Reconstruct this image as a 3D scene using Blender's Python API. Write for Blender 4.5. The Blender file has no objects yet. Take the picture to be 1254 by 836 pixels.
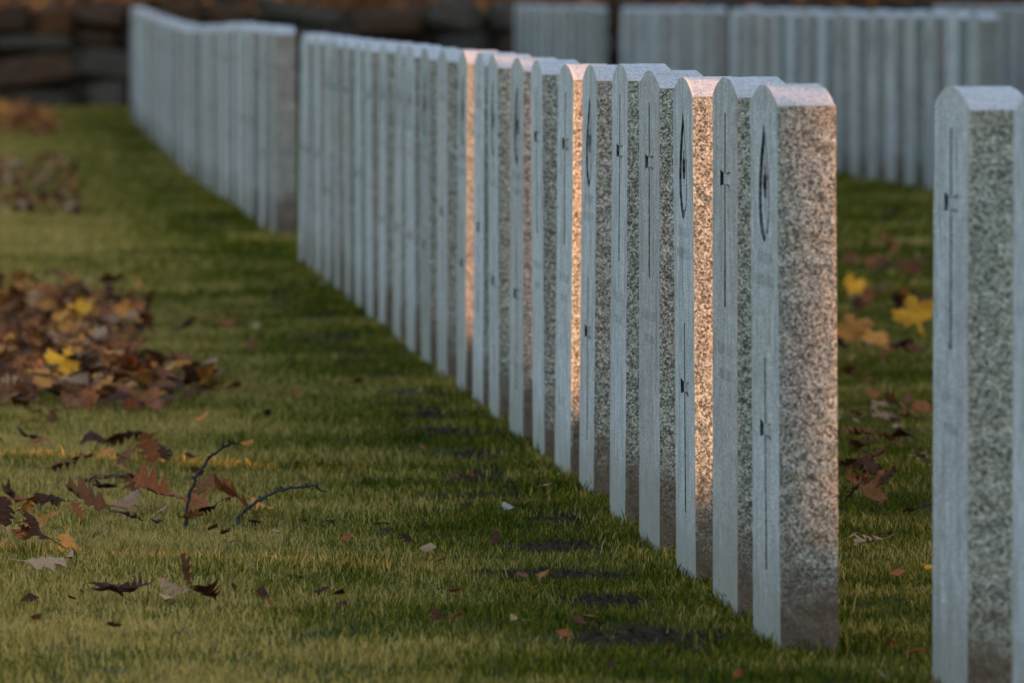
import bpy, bmesh, math, random
import numpy as np
from mathutils import Vector, Matrix, noise
rad = math.radians
scene = bpy.context.scene
COL = scene.collection

# ------------------------------------------------------------------ camera
FPX, W0, H0 = 9500.0, 1254.0, 836.0          # focal length in pixels of the photograph
CAM_H = 0.95
YAW = math.atan((W0/2 + 33)/FPX)
PITCH = math.atan((H0/2 + 5)/FPX)
cam = bpy.data.cameras.new('camera'); camo = bpy.data.objects.new('camera', cam); COL.objects.link(camo)
camo.location = (0, 0, CAM_H); camo.rotation_euler = (math.pi/2 - PITCH, 0, -YAW)
cam.sensor_width = 36.0; cam.lens = FPX/W0*36.0
cam.clip_start = 0.1; cam.clip_end = 3000
cam.dof.use_dof = True; cam.dof.focus_distance = 13.1; cam.dof.aperture_fstop = 9.0
cam.dof.aperture_blades = 9
scene.camera = camo
scene.render.resolution_x, scene.render.resolution_y = 1024, 682

# ------------------------------------------------------------------ sky, sun, exposure
SUN_AZ, SUN_EL = rad(50), rad(13)            # azimuth measured from -Y (behind the camera) towards +X
world = bpy.data.worlds.new('World'); scene.world = world; world.use_nodes = True
wn = world.node_tree.nodes; wl = world.node_tree.links
bg = wn['Background']; sky = wn.new('ShaderNodeTexSky'); sky.sky_type = 'NISHITA'; sky.sun_disc = False
sky.sun_elevation = SUN_EL; sky.sun_rotation = math.pi - SUN_AZ
sky.air_density = 1.0; sky.dust_density = 1.6; sky.ozone_density = 1.1
wl.new(sky.outputs[0], bg.inputs[0]); bg.inputs[1].default_value = 0.15
sl = bpy.data.lights.new('sun', 'SUN'); slo = bpy.data.objects.new('sun', sl); COL.objects.link(slo)
sl.energy = 3.8; sl.angle = rad(0.5); sl.color = (1.0, 0.47, 0.22)
sdir = Vector((math.sin(SUN_AZ)*math.cos(SUN_EL), -math.cos(SUN_AZ)*math.cos(SUN_EL), math.sin(SUN_EL)))
slo.rotation_euler = sdir.to_track_quat('Z', 'Y').to_euler(); slo.location = (30, -25, 12)
vs = scene.view_settings; vs.view_transform = 'Standard'; vs.look = 'None'; vs.gamma = 1.0; vs.exposure = 2.0
vs.use_curve_mapping = False
scene.cycles.max_bounces = 5; scene.cycles.diffuse_bounces = 3; scene.cycles.glossy_bounces = 2; scene.cycles.transmission_bounces = 2

# ------------------------------------------------------------------ helpers
def link(o, parent=None):
    COL.objects.link(o)
    if parent is not None: o.parent = parent
    return o
def mesh(name, verts, faces, mats=(), smooth=False, mi=None):
    me = bpy.data.meshes.new(name); me.from_pydata([tuple(v) for v in verts], [], faces)
    for m in mats: me.materials.append(m)
    if mi is not None: me.polygons.foreach_set('material_index', mi)
    if smooth: me.polygons.foreach_set('use_smooth', [True]*len(me.polygons))
    me.update(); return me
def obj(name, me, parent=None, loc=None):
    o = bpy.data.objects.new(name, me)
    if loc is not None: o.location = loc
    return link(o, parent)
def tag(o, label, cat, group=None):
    o['label'] = label; o['category'] = cat
    if group: o['group'] = group
    return o
def empty(name, loc, rot=(0, 0, 0)):
    o = bpy.data.objects.new(name, None); o.location = loc; o.rotation_euler = rot; o.empty_display_size = 0.1
    return link(o)
def sstep(a, b, x):
    t = min(1, max(0, (x-a)/(b-a))); return t*t*(3-2*t)

RC = camo.rotation_euler.to_matrix()
def ray(px, py):
    return RC @ Vector(((px - W0/2)/FPX, -(py - H0/2)/FPX, -1.0))
_hy = [0, 8, 11.5, 14, 18, 27, 31, 34, 38, 43, 48, 57, 63]
_hz = [0, 0, 0, .004, .006, .0, .012, .014, -.012, -.03, -.005, .055, .06]
WALL_Y = 61.2
def ground_z(x, y):
    z = float(np.interp(y, _hy, _hz))
    k = sstep(1.8, 4.0, x)*sstep(20, 30, y)
    z = z*(1-k) + .075*k
    z += .010*noise.noise((x*.9, y*.9, 3.1)) + .006*noise.noise((x*2.7, y*2.7, 8.2))
    if y > WALL_Y + .45:                     # wooded bank held back by the stone wall
        z += .72*sstep(WALL_Y+.45, WALL_Y+1.0, y) + .045*(min(y, 140) - WALL_Y - .45)
    return z
def on_ground(px, py):
    d = ray(px, py); z = 0.0
    for _ in range(12):
        t = (CAM_H - z)/(-d.z); p = Vector((d.x*t, d.y*t, z)); z = ground_z(p.x, p.y)
    return Vector((p.x, p.y, z))

# ------------------------------------------------------------------ materials
def new_mat(name):
    m = bpy.data.materials.new(name); m.use_nodes = True
    nt = m.node_tree; return m, nt, nt.nodes['Principled BSDF']
def N(nt, t, **kw):
    n = nt.nodes.new(t)
    for k, v in kw.items():
        if k in n.inputs: n.inputs[k].default_value = v
        else: setattr(n, k, v)
    return n
def ramp(nt, src, stops, interp='LINEAR'):
    r = nt.nodes.new('ShaderNodeValToRGB'); r.color_ramp.interpolation = interp
    while len(r.color_ramp.elements) < len(stops): r.color_ramp.elements.new(0.5)
    for e, (p, c) in zip(r.color_ramp.elements, stops):
        e.position = p; e.color = (c[0], c[1], c[2], 1) if len(c) > 1 else (c[0],)*3 + (1,)
    nt.links.new(src, r.inputs[0]); return r.outputs[0]
def mix(nt, fac, a, b, mode='MIX'):
    n = nt.nodes.new('ShaderNodeMix'); n.data_type = 'RGBA'; n.blend_type = mode
    for sock, v in ((n.inputs[0], fac), (n.inputs[6], a), (n.inputs[7], b)):
        if isinstance(v, (int, float)): sock.default_value = v
        elif isinstance(v, tuple): sock.default_value = v + (1,)
        else: nt.links.new(v, sock)
    return n.outputs[2]
def math_n(nt, op, a, b=None, clamp=False):
    n = nt.nodes.new('ShaderNodeMath'); n.operation = op; n.use_clamp = clamp
    for i, v in enumerate((a, b)):
        if v is None: continue
        if isinstance(v, (int, float)): n.inputs[i].default_value = v
        else: nt.links.new(v, n.inputs[i])
    return n.outputs[0]
def local_co(nt, scale=(1, 1, 1)):
    """object coordinates shifted by the object's random number, so that copies differ"""
    tc = nt.nodes.new('ShaderNodeTexCoord'); oi = nt.nodes.new('ShaderNodeObjectInfo')
    sh = nt.nodes.new('ShaderNodeVectorMath'); sh.operation = 'MULTIPLY_ADD'
    cx = nt.nodes.new('ShaderNodeCombineXYZ')
    for i, f in enumerate((37.0, 91.0, 53.0)):
        nt.links.new(math_n(nt, 'MULTIPLY', oi.outputs['Random'], f), cx.inputs[i])
    nt.links.new(tc.outputs['Object'], sh.inputs[0]); sh.inputs[1].default_value = scale
    nt.links.new(cx.outputs[0], sh.inputs[2])
    sp = nt.nodes.new('ShaderNodeSeparateXYZ'); nt.links.new(tc.outputs['Object'], sp.inputs[0])
    return sh.outputs[0], sp.outputs, oi.outputs['Random']
def tex_noise(nt, co, scale, detail=3, rough=.5):
    n = N(nt, 'ShaderNodeTexNoise', Scale=scale, Detail=detail, Roughness=rough); nt.links.new(co, n.inputs['Vector']); return n.outputs['Fac']
def bump(nt, bs, h, strength, dist):
    b = N(nt, 'ShaderNodeBump', Strength=strength, Distance=dist); nt.links.new(h, b.inputs['Height']); nt.links.new(b.outputs[0], bs.inputs['Normal'])

def mat_granite(kind):
    m, nt, bs = new_mat('granite_' + kind)
    rough = kind == 'rough'
    co, xyz, rnd = local_co(nt)
    co2, _, _ = local_co(nt, (1, 1, .25))
    vor = N(nt, 'ShaderNodeTexVoronoi', Scale=370.0 if rough else 460.0); nt.links.new(co, vor.inputs['Vector'])
    sep = nt.nodes.new('ShaderNodeSeparateColor'); nt.links.new(vor.outputs['Color'], sep.inputs[0])
    vor2 = N(nt, 'ShaderNodeTexVoronoi', Scale=230.0); nt.links.new(co, vor2.inputs['Vector'])
    sep2 = nt.nodes.new('ShaderNodeSeparateColor'); nt.links.new(vor2.outputs['Color'], sep2.inputs[0])
    blotch = tex_noise(nt, co, 9, 4, .6)
    big = tex_noise(nt, co, 3.2, 3, .55)
    if rough:
        g = ramp(nt, sep.outputs[0], [(0, (.035, .035, .033)), (.18, (.07, .07, .066)), (.32, (.155, .158, .148)), (.70, (.235, .237, .223)), (.90, (.38, .375, .355))])
        dk = ramp(nt, sep2.outputs[1], [(0, (1,)), (.12, (1,)), (.15, (0,))])
        g = mix(nt, math_n(nt, 'MULTIPLY', dk, .75), g, (.045, .045, .042))
        # mineral cast: some stones greener, some pinker
        cast = ramp(nt, math_n(nt, 'ADD', math_n(nt, 'MULTIPLY', big, .8), math_n(nt, 'MULTIPLY', rnd, .45)), [(.3, (.76, .92, .85)), (.6, (.90, .94, .86)), (.92, (1.14, .94, .86))])
        g = mix(nt, 1.0, g, cast, 'MULTIPLY')
        lich = ramp(nt, blotch, [(.60, (0,)), (.72, (1,))])
        g = mix(nt, math_n(nt, 'MULTIPLY', lich, .35), g, (.36, .40, .33))
        moss = ramp(nt, tex_noise(nt, co, 14, 5, .65), [(.66, (0,)), (.74, (1,))])
        g = mix(nt, math_n(nt, 'MULTIPLY', moss, .7), g, (.07, .065, .03))
        topd = math_n(nt, 'ADD', xyz[2], math_n(nt, 'MULTIPLY', big, .10))
        tf = ramp(nt, math_n(nt, 'SUBTRACT', topd, 0.0), [(.80, (0,)), (.86, (1,))])
        g = mix(nt, math_n(nt, 'MULTIPLY', tf, .45), g, (.10, .09, .06))
    elif kind == 'honed':
        co3, _, _ = local_co(nt, (1, .16, 1))          # saw and rubbing marks across the face
        grain = tex_noise(nt, co3, 330, 3, .7)
        g = ramp(nt, sep.outputs[0], [(0, (.145, .137, .134)), (.2, (.235, .220, .214)), (.55, (.305, .286, .278)), (.9, (.41, .388, .376))])
        g = mix(nt, 1.0, g, ramp(nt, grain, [(.30, (.45,)), (.5, (1.0,)), (.72, (1.5,))]), 'MULTIPLY')
        streak = tex_noise(nt, co2, 26, 5, .65)
        g = mix(nt, 1.0, g, ramp(nt, streak, [(.32, (1.22,)), (.5, (1.0,)), (.68, (.60,))]), 'MULTIPLY')
        worn = tex_noise(nt, co, 34, 4, .65)
        g = mix(nt, 1.0, g, ramp(nt, worn, [(.34, (.72,)), (.5, (1.0,)), (.7, (1.2,))]), 'MULTIPLY')
        cast = ramp(nt, math_n(nt, 'ADD', math_n(nt, 'MULTIPLY', big, .5), math_n(nt, 'MULTIPLY', rnd, .7)), [(.22, (1.10, 1.09, 1.09)), (.50, (.96, .96, .96)), (.70, (.84, .79, .74)), (.90, (.56, .55, .52))])
        g = mix(nt, 1.0, g, cast, 'MULTIPLY')
        moss = ramp(nt, blotch, [(.60, (0,)), (.72, (1,))])
        g = mix(nt, math_n(nt, 'MULTIPLY', moss, .6), g, (.11, .105, .075))
        # runs of dark lichen down from the top, unlike from stone to stone
        run = tex_noise(nt, local_co(nt, (1, 1, .10))[0], 17, 4, .6)
        rf = ramp(nt, math_n(nt, 'ADD', run, math_n(nt, 'MULTIPLY', math_n(nt, 'SUBTRACT', xyz[2], .6), .22)), [(.54, (0,)), (.68, (1,))])
        g = mix(nt, math_n(nt, 'MULTIPLY', rf, .45), g, (.12, .112, .098))
    else:
        g = ramp(nt, sep.outputs[0], [(0, (.14, .13, .12)), (.25, (.29, .27, .25)), (.6, (.37, .345, .325)), (.95, (.50, .465, .435))])
        g = mix(nt, ramp(nt, blotch, [(.52, (0,)), (.75, (.6,))]), g, (.20, .19, .155))
    if kind != 'top':
        # soil splashed up from the ground, uneven upper edge
        n1 = math_n(nt, 'ADD', math_n(nt, 'MULTIPLY', tex_noise(nt, co, 12, 6, .7), .30), math_n(nt, 'MULTIPLY', rnd, .06))
        hgt = math_n(nt, 'SUBTRACT', xyz[2], math_n(nt, 'SUBTRACT', n1, .085))
        sf = ramp(nt, math_n(nt, 'ADD', hgt, .5), [(.455, (1,)), (.49, (.75,)), (.57, (0,))])
        g = mix(nt, math_n(nt, 'MULTIPLY', sf, .90 if rough else .75), g, (.062, .042, .026) if rough else (.13, .11, .085))
    nt.links.new(g, bs.inputs['Base Color'])
    bs.inputs['Roughness'].default_value = .85 if rough else .62
    bs.inputs['Specular IOR Level'].default_value = .35
    if rough:
        bump(nt, bs, tex_noise(nt, co, 48, 4, .6), .8, .008)
    else:
        h = math_n(nt, 'ADD', math_n(nt, 'MULTIPLY', sep.outputs[1], .5), tex_noise(nt, co, 140, 3, .6)); bump(nt, bs, h, .35, .0015)
    return m
M = {k: mat_granite(k) for k in ('rough', 'honed', 'top')}
m, nt, bs = new_mat('groove_grime_shade'); _co = local_co(nt)[0]; nt.links.new(ramp(nt, tex_noise(nt, _co, 75, 3, .6), [(.44, (.022, .023, .022)), (.58, (.17, .165, .16))]), bs.inputs['Base Color']); bs.inputs['Roughness'].default_value = .9; M['grime_shade'] = m  # carved walls darkened: collected dirt plus groove shade put into the colour

def mat_ground():
    m, nt, bs = new_mat('ground_soil')
    geo = nt.nodes.new('ShaderNodeNewGeometry'); P = geo.outputs['Position']
    n1 = tex_noise(nt, P, 3.0, 5, .6); n2 = tex_noise(nt, P, 60, 4, .6); n3 = tex_noise(nt, P, .7, 3, .5)
    soil = ramp(nt, n2, [(.3, (.022, .012, .004)), (.7, (.062, .036, .013))])
    th = ramp(nt, n1, [(.3, (.035, .045, .012)), (.7, (.075, .075, .028))])
    g = mix(nt, ramp(nt, n3, [(.40, (.5,)), (.6, (.95,))]), soil, th)
    at = nt.nodes.new('ShaderNodeAttribute'); at.attribute_name = 'bare'
    g = mix(nt, at.outputs['Fac'], g, soil)
    nt.links.new(g, bs.inputs['Base Color']); bs.inputs['Roughness'].default_value = 1; bs.inputs['Specular IOR Level'].default_value = .02
    bump(nt, bs, n2, .9, .02); return m
M['ground'] = mat_ground()

def mat_grass():
    m, nt, bs = new_mat('grass_blades')
    geo = nt.nodes.new('ShaderNodeNewGeometry'); P = geo.outputs['Position']
    at = nt.nodes.new('ShaderNodeAttribute'); at.attribute_name = 'blade'
    oi = nt.nodes.new('ShaderNodeObjectInfo')
    n1 = tex_noise(nt, P, 1.5, 3, .55); n2 = tex_noise(nt, P, 7, 4, .6)
    sp = nt.nodes.new('ShaderNodeSeparateXYZ'); nt.links.new(P, sp.inputs[0])
    # the lawn has dried out away from the stones
    dx = math_n(nt, 'MULTIPLY', math_n(nt, 'SUBTRACT', .66, sp.outputs[0]), .55)
    dxc = math_n(nt, 'MINIMUM', math_n(nt, 'MAXIMUM', dx, -.15), .22)
    d = math_n(nt, 'ADD', math_n(nt, 'ADD', math_n(nt, 'MULTIPLY', math_n(nt, 'SUBTRACT', n1, .10), 1.6), math_n(nt, 'MULTIPLY', math_n(nt, 'SUBTRACT', n2, .4), .7)), dxc)
    d = math_n(nt, 'ADD', d, math_n(nt, 'MULTIPLY', math_n(nt, 'SUBTRACT', at.outputs['Fac'], .5), .75))
    d = math_n(nt, 'ADD', d, math_n(nt, 'MULTIPLY', math_n(nt, 'SUBTRACT', oi.outputs['Random'], .5), .22))
    g = ramp(nt, d, [(.20, (.018, .031, .001)), (.48, (.072, .086, .003)), (.74, (.165, .135, .012)), (1.0, (.43, .29, .085))])
    nt.links.new(g, bs.inputs['Base Color']); bs.inputs['Roughness'].default_value = .8; bs.inputs['Specular IOR Level'].default_value = .05
    tr = nt.nodes.new('ShaderNodeBsdfTranslucent'); nt.links.new(g, tr.inputs[0])
    ms = nt.nodes.new('ShaderNodeMixShader'); ms.inputs[0].default_value = .3
    nt.links.new(bs.outputs[0], ms.inputs[1]); nt.links.new(tr.outputs[0], ms.inputs[2]); nt.links.new(ms.outputs[0], nt.nodes['Material Output'].inputs[0])
    return m
M['grass'] = mat_grass()

def mat_leaf(name, c1, c2, under):
    m, nt, bs = new_mat('leaf_' + name)
    co, xyz, rnd = local_co(nt)
    n1 = tex_noise(nt, co, 38, 4, .6); n2 = tex_noise(nt, co, 160, 3, .6)
    g = mix(nt, ramp(nt, n1, [(.35, (0,)), (.68, (1,))]), c1, c2)
    vein = math_n(nt, 'ABSOLUTE', xyz[0]); vf = ramp(nt, math_n(nt, 'MULTIPLY', vein, 100), [(.06, (.5,)), (.16, (0,))])
    g = mix(nt, vf, g, tuple(min(1, v*1.6) for v in c2))
    v = ramp(nt, rnd, [(0, (.68,)), (1, (1.2,))]); g = mix(nt, 1.0, g, v, 'MULTIPLY')
    geo = nt.nodes.new('ShaderNodeNewGeometry')
    spot = ramp(nt, n2, [(.60, (0,)), (.70, (.6,))]); g = mix(nt, spot, g, (.02, .012, .008))
    nt.links.new(g, bs.inputs['Base Color']); bs.inputs['Roughness'].default_value = .75; bs.inputs['Specular IOR Level'].default_value = .1
    bump(nt, bs, n1, .5, .004); return m
LEAF = {
    'brown':  mat_leaf('brown', (.095, .036, .013), (.17, .068, .024), 0),
    'dark':   mat_leaf('dark', (.034, .013, .007), (.070, .026, .012), 0),
    'red':    mat_leaf('red', (.16, .048, .016), (.24, .080, .026), 0),
    'tan':    mat_leaf('tan', (.24, .135, .075), (.36, .22, .125), 0),
    'orange': mat_leaf('orange', (.34, .13, .028), (.46, .20, .045), 0),
    'yellow': mat_leaf('yellow', (.56, .24, .018), (.70, .36, .032), 0),
    'pale':   mat_leaf('pale', (.36, .30, .25), (.46, .40, .34), 0),
}
def mat_simple(name, stops, scale, rough=.9, bstr=.6, bdist=.02):
    m, nt, bs = new_mat(name); co, xyz, rnd = local_co(nt)
    n = tex_noise(nt, co, scale, 5, .6); g = ramp(nt, n, stops)
    v = ramp(nt, rnd, [(0, (.6,)), (1, (1.25,))]); g = mix(nt, 1.0, g, v, 'MULTIPLY')
    nt.links.new(g, bs.inputs['Base Color']); bs.inputs['Roughness'].default_value = rough; bs.inputs['Specular IOR Level'].default_value = .2
    bump(nt, bs, n, bstr, bdist); return m
M['twig'] = mat_simple('twig_bark', [(.3, (.012, .012, .013)), (.7, (.04, .038, .038))], 120, .7, .6, .002)
M['pebble'] = mat_simple('pebble', [(.3, (.28, .27, .26)), (.7, (.42, .40, .38))], 60)
M['wall_grey'] = mat_simple('fieldstone_grey', [(.3, (.026, .022, .017)), (.7, (.080, .066, .050))], 6)
M['wall_brown'] = mat_simple('fieldstone_brown', [(.3, (.026, .015, .009)), (.7, (.062, .035, .019))], 6)
M['wall_rust'] = mat_simple('fieldstone_rust', [(.3, (.05, .022, .008)), (.7, (.11, .048, .016))], 6)
M['wall_core'] = mat_simple('wall_rubble', [(.3, (.010, .008, .006)), (.7, (.030, .022, .016))], 12)
M['soil'] = mat_simple('soil_clod', [(.3, (.018, .009, .003)), (.7, (.060, .034, .012))], 80)
M['bark'] = mat_simple('bark', [(.3, (.02, .015, .011)), (.7, (.06, .045, .035))], 14)
M['cedar'] = mat_simple('cedar_foliage', [(.3, (.012, .022, .010)), (.7, (.035, .055, .022))], 18)

# ------------------------------------------------------------------ headstone rows (depth of each stone's middle)
ROW_X = 1.16
apex = [(942, 104), (890.3, 95), (842, 95), (796.6, 87), (757, 78.6), (718.5, 80), (689, 79), (660, 74), (632, 71), (605, 67), (585, 64.5),
        (564.4, 62), (541, 61), (521, 59), (502, 56), (485, 54), (467, 52), (452, 51), (438, 49.5), (425, 48), (412, 46.5), (400, 45), (388.5, 43.5), (378, 42), (368, 41)]
SH, SW, ST, RISE = .815, .38, .085, .029     # height at the apex, width, thickness, rise of the curved top
stones = []                                  # (x, y, z, row, index)
for i, (px, py) in enumerate(apex):
    d = ROW_X*FPX/(px + 33); zt = CAM_H - (py + 5)*d/FPX
    stones.append((ROW_X, d, zt - SH, 'main', i))
d = 11020/366 + .19; i = 0
while d < 57.2:
    stones.append((ROW_X + random.Random(i).uniform(-.012, .012), d, None, 'back', i)); d += .68; i += 1
stones += [(1.315, 10.39, .013, 'near', 0), (1.315, 9.57, .015, 'near', 1)]
R2 = 4.22
for (d0, d1, nm) in ((32.6, 43.3, 'r2a'), (44.4, 50.6, 'r2b'), (52.8, 60.4, 'r2c')):
    d, i = d0, 0
    while d < d1:
        stones.append((R2, d, None, nm, i)); d += .74; i += 1
d, i = 50.5, 0
while d < 58.7:
    stones.append((7.3, d, None, 'r3', i)); d += .74; i += 1
bare_spots = []
rs = random.Random(5)
for (x, y, z, row, i) in stones:
    if row in ('main', 'back', 'near'):
        bare_spots.append((x - rs.uniform(.10, .20), y + rs.uniform(-.10, .14), rs.uniform(.07, .16), rs.uniform(.12, .22)))
BS = np.array(bare_spots)
def bare(x, y):
    q = ((x - BS[:, 0])/BS[:, 2])**2 + ((y - BS[:, 1])/BS[:, 3])**2
    v = q.min() + 1.1*noise.noise((x*9, y*9, 1.7)) + .7*noise.noise((x*31, y*22, 4.7))
    return 1 - sstep(.55, 1.25, v)

# ------------------------------------------------------------------ ground
def axis(dense0, dense1, step, far):
    a = list(np.arange(dense0, dense1 + 1e-6, step))
    g, lo, hi = step, dense0, dense1; left, right = [], []
    while lo > -far or hi < far:
        g *= 1.6; lo -= g; hi += g; left.append(lo); right.append(hi)
    return np.array(left[::-1] + a + right)
gx = axis(-2.0, 9.5, .11, 700); gy = axis(8.0, 63.0, .11, 900)
nx, ny = len(gx), len(gy)
verts, barev = [], []
for y in gy:
    for x in gx:
        verts.append((x, y, ground_z(x, y)))
        barev.append(bare(x, y) if (.6 < x < 1.6 and 8 < y < 58) else 0.0)
faces = [(j*nx+i, j*nx+i+1, (j+1)*nx+i+1, (j+1)*nx+i) for j in range(ny-1) for i in range(nx-1)]
me = mesh('ground', verts, faces, [M['ground']], True)
at = me.attributes.new('bare', 'FLOAT', 'POINT'); at.data.foreach_set('value', barev)
g = obj('ground', me); g['kind'] = 'structure'

# ------------------------------------------------------------------ headstone meshes
def maple_outline(r=1.0):
    half = [(0, 1.0), (.10, .78), (.24, .84), (.19, .42), (.38, .60), (.46, .50), (.80, .52), (.70, .34), (.86, .20), (.50, -.08), (.54, -.22), (.08, -.17), (.05, -.62)]
    pts = half + [(-x, y) for x, y in half[::-1] if x > 0]
    return [(x*r, y*r) for x, y in pts]
def stone_outline(seed, jit=.0017):
    rn = random.Random(seed); pts = []
    hw, zs = SW/2, SH - RISE
    zb = -.16
    n = 54
    for k in range(n + 1):                     # up one side
        pts.append((hw + rn.uniform(-jit, jit) - (rn.uniform(.002, .005) if rn.random() < .06 else 0), zb + (zs - zb)*k/n))
    rr = (hw*hw + RISE*RISE)/(2*RISE); th = math.asin(hw/rr)
    for k in range(1, 28):
        a = th - 2*th*k/28
        pts.append((rr*math.sin(a), zs + RISE - rr + rr*math.cos(a) + rn.uniform(-.0006, .0006)))
    for k in range(n + 1):
        pts.append((-hw + rn.uniform(-jit, jit), zs - (zs - zb)*k/n))
    return pts
def slab_mesh(seed):
    """body behind the inscribed face: rough-pitched sides, weathered curved top"""
    rn = random.Random(seed*7 + 1); base = stone_outline(seed); n = len(base)
    xs = [.005, .022, .042, .062, .079, ST]
    V, F, mi = [], [], []
    for k, x in enumerate(xs):
        for (y, z) in base:
            j = 0 if k == 0 else rn.uniform(-.0022, .0022)
            ins = .004 if k == len(xs)-1 else 0
            side = abs(y) > SW/2 - .01
            yy = y + (j if side else 0) - math.copysign(ins, y)*(1 if side else 0)
            zz = z + (0 if side else j*.4 - ins)
            V.append((x, yy, zz))
    for k in range(len(xs)-1):
        for i in range(n):
            j = (i+1) % n
            F.append((k*n+i, k*n+j, (k+1)*n+j, (k+1)*n+i))
            top = base[i][1] > SH-RISE-.004 and base[j][1] > SH-RISE-.004
            mi.append(1 if top else 0)
    F.append(tuple(range(n))); mi.append(2)
    F.append(tuple(range((len(xs)-1)*n, len(xs)*n))[::-1]); mi.append(0)
    me = mesh('slab', V, F, [M['rough'], M['top'], M['honed']], False, mi)
    bm = bmesh.new(); bm.from_mesh(me); bmesh.ops.recalc_face_normals(bm, faces=bm.faces); bm.to_mesh(me); bm.free()
    return me
def face_mesh(seed, kind):
    """inscribed face plate: outline with cut-through emblem, cross and worn letter strokes"""
    rn = random.Random(seed*13 + 5); outl = stone_outline(seed)
    cu = bpy.data.curves.new('face', 'CURVE'); cu.dimensions = '2D'; cu.fill_mode = 'BOTH'; cu.extrude = .0025
    def poly(pts):
        s = cu.splines.new('POLY'); s.points.add(len(pts)-1)
        for p, (a, b) in zip(s.points, pts): p.co = (a, b, 0, 1)
        s.use_cyclic_u = True
    poly(outl)
    def cross(top, ln, arm):
        w = .008; w2 = .013; az = top - ln*.34; aw = arm/2; b = top - ln
        poly([(-w, top), (w, top), (w, az+w), (aw, az+w2), (aw, az-w2), (w, az-w), (w*1.3, b), (-w*1.3, b), (-w, az-w), (-aw, az-w2), (-aw, az+w2), (-w, az+w)])
    def strokes(z, wid, hgt):
        x = -wid/2
        while x < wid/2:
            sw = rn.uniform(.002, .004); h0 = rn.uniform(0, .15)*hgt; h1 = rn.uniform(0, .25)*hgt
            poly([(x, z+h0), (x+sw, z+h0), (x+sw, z+hgt-h1), (x, z+hgt-h1)])
            x += sw + rn.uniform(.007, .016)
    if kind == 'emblem':
        zc = SH - .150
        sh = [(0, 1), (.22, .74), (.42, .46), (.58, .16), (.66, -.16), (.60, -.46), (.40, -.70), (.16, -.82), (0, -.86)]
        badge = sh + [(-x, y) for x, y in sh[::-1] if x > 0]
        poly([(x*.115, zc + y*.095) for x, y in badge]); poly([(x*.072 - .017, zc - .004 + y*.074) for x, y in badge])
        poly([(x*.8 - .017, zc - .006 + y) for x, y in maple_outline(.046)])
        strokes(SH - .262, .20, .020); strokes(SH - .298, .26, .022)
        cross(SH - .40, .31, .15)
    elif kind == 'low':
        strokes(SH - .09, .14, .02); strokes(SH - .13, .24, .022); strokes(SH - .20, .12, .018)
        cross(SH - .30, .30, .14)
    else:
        cross(SH - .055, .30, .145)
        strokes(SH - .43, .24, .020); strokes(SH - .47, .16, .018)
    co = bpy.data.objects.new('tmp', cu); COL.objects.link(co); bpy.context.view_layer.update()
    dg = bpy.context.evaluated_depsgraph_get(); src = bpy.data.meshes.new_from_object(co.evaluated_get(dg))
    bpy.data.objects.remove(co); bpy.data.curves.remove(cu)
    bm = bmesh.new(); bm.from_mesh(src); bmesh.ops.remove_doubles(bm, verts=bm.verts, dist=1e-5)
    for v in bm.verts: a, b, c = v.co; v.co = (.0025 - c, a, b)       # front at x = 0, back at x = .005
    bm.normal_update()
    kill = [f for f in bm.faces if all(v.co.x > .0045 for v in f.verts)]
    bmesh.ops.delete(bm, geom=kill, context='FACES')
    for f in bm.faces:
        if max(v.co.x for v in f.verts) - min(v.co.x for v in f.verts) < .002: f.material_index = 0
        else:
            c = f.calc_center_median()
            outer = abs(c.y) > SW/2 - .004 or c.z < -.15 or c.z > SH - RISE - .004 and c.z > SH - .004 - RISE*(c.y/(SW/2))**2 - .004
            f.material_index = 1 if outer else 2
            if outer and c.z > SH-RISE-.002: f.material_index = 3
    fl = [f for f in bm.faces if f.material_index == 0]
    for f in fl:
        if f.normal.x > 0: f.normal_flip()
    out = bpy.data.meshes.new('inscribed_face'); bm.to_mesh(out); bm.free(); bpy.data.meshes.remove(src)
    for k in ('honed', 'rough', 'grime_shade', 'top'): out.materials.append(M[k])
    return out
KINDS = ('emblem', 'high', 'low')
slabs = [slab_mesh(s) for s in range(6)]
plates = {(s, k): face_mesh(s, k) for s in range(6) for k in KINDS}

ORD = 'first second third fourth fifth sixth seventh eighth ninth tenth eleventh twelfth thirteenth fourteenth fifteenth sixteenth seventeenth eighteenth nineteenth twentieth'.split()
def ordinal(n):
    if n < 20: return ORD[n]
    tens = {2: 'twenty', 3: 'thirty', 4: 'forty'}[(n+1)//10]
    return tens + '-' + ORD[(n+1) % 10 - 1] if (n+1) % 10 else {3: 'thirtieth', 4: 'fortieth'}[(n+1)//10]
WHERE = {
    'main': ('grey granite headstone, {} from the near end of the long sharp middle row', 'headstones of the long middle row'),
    'back': ('grey granite headstone, {} from the near end of the blurred block at left back', 'headstones of the blurred left back block'),
    'near': ('', 'headstones at the right edge'),
    'r2a': ('blurred grey headstone, {} from the near end of the right back row', 'headstones of the right back row, near block'),
    'r2b': ('blurred headstone, {} from the near end, middle block of the right back row', 'headstones of the right back row, middle block'),
    'r2c': ('blurred headstone, {} from the near end, far block of the right back row', 'headstones of the right back row, far block'),
    'r3': ('dark blurred headstone, {} from the near end of the farthest row, top right corner', 'headstones of the farthest right row'),
}
SPECIAL = {('main', 0): 'nearest granite headstone of the middle row, wide speckled side facing us',
           ('main', 2): 'third granite headstone of the middle row, speckled side glowing orange in sunlight',
           ('main', 6): 'seventh granite headstone of the middle row, narrow side lit brightest orange',
           ('main', 11): 'twelfth granite headstone of the middle row, its narrow side a soft orange strip',
           ('near', 0): 'large blurred granite headstone in front at the right, left of the cropped one',
           ('near', 1): 'blurred granite headstone cut off by the right edge of the picture',
           ('back', 0): 'near end headstone of the left back block, broad dark side beside a narrow gap'}
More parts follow.
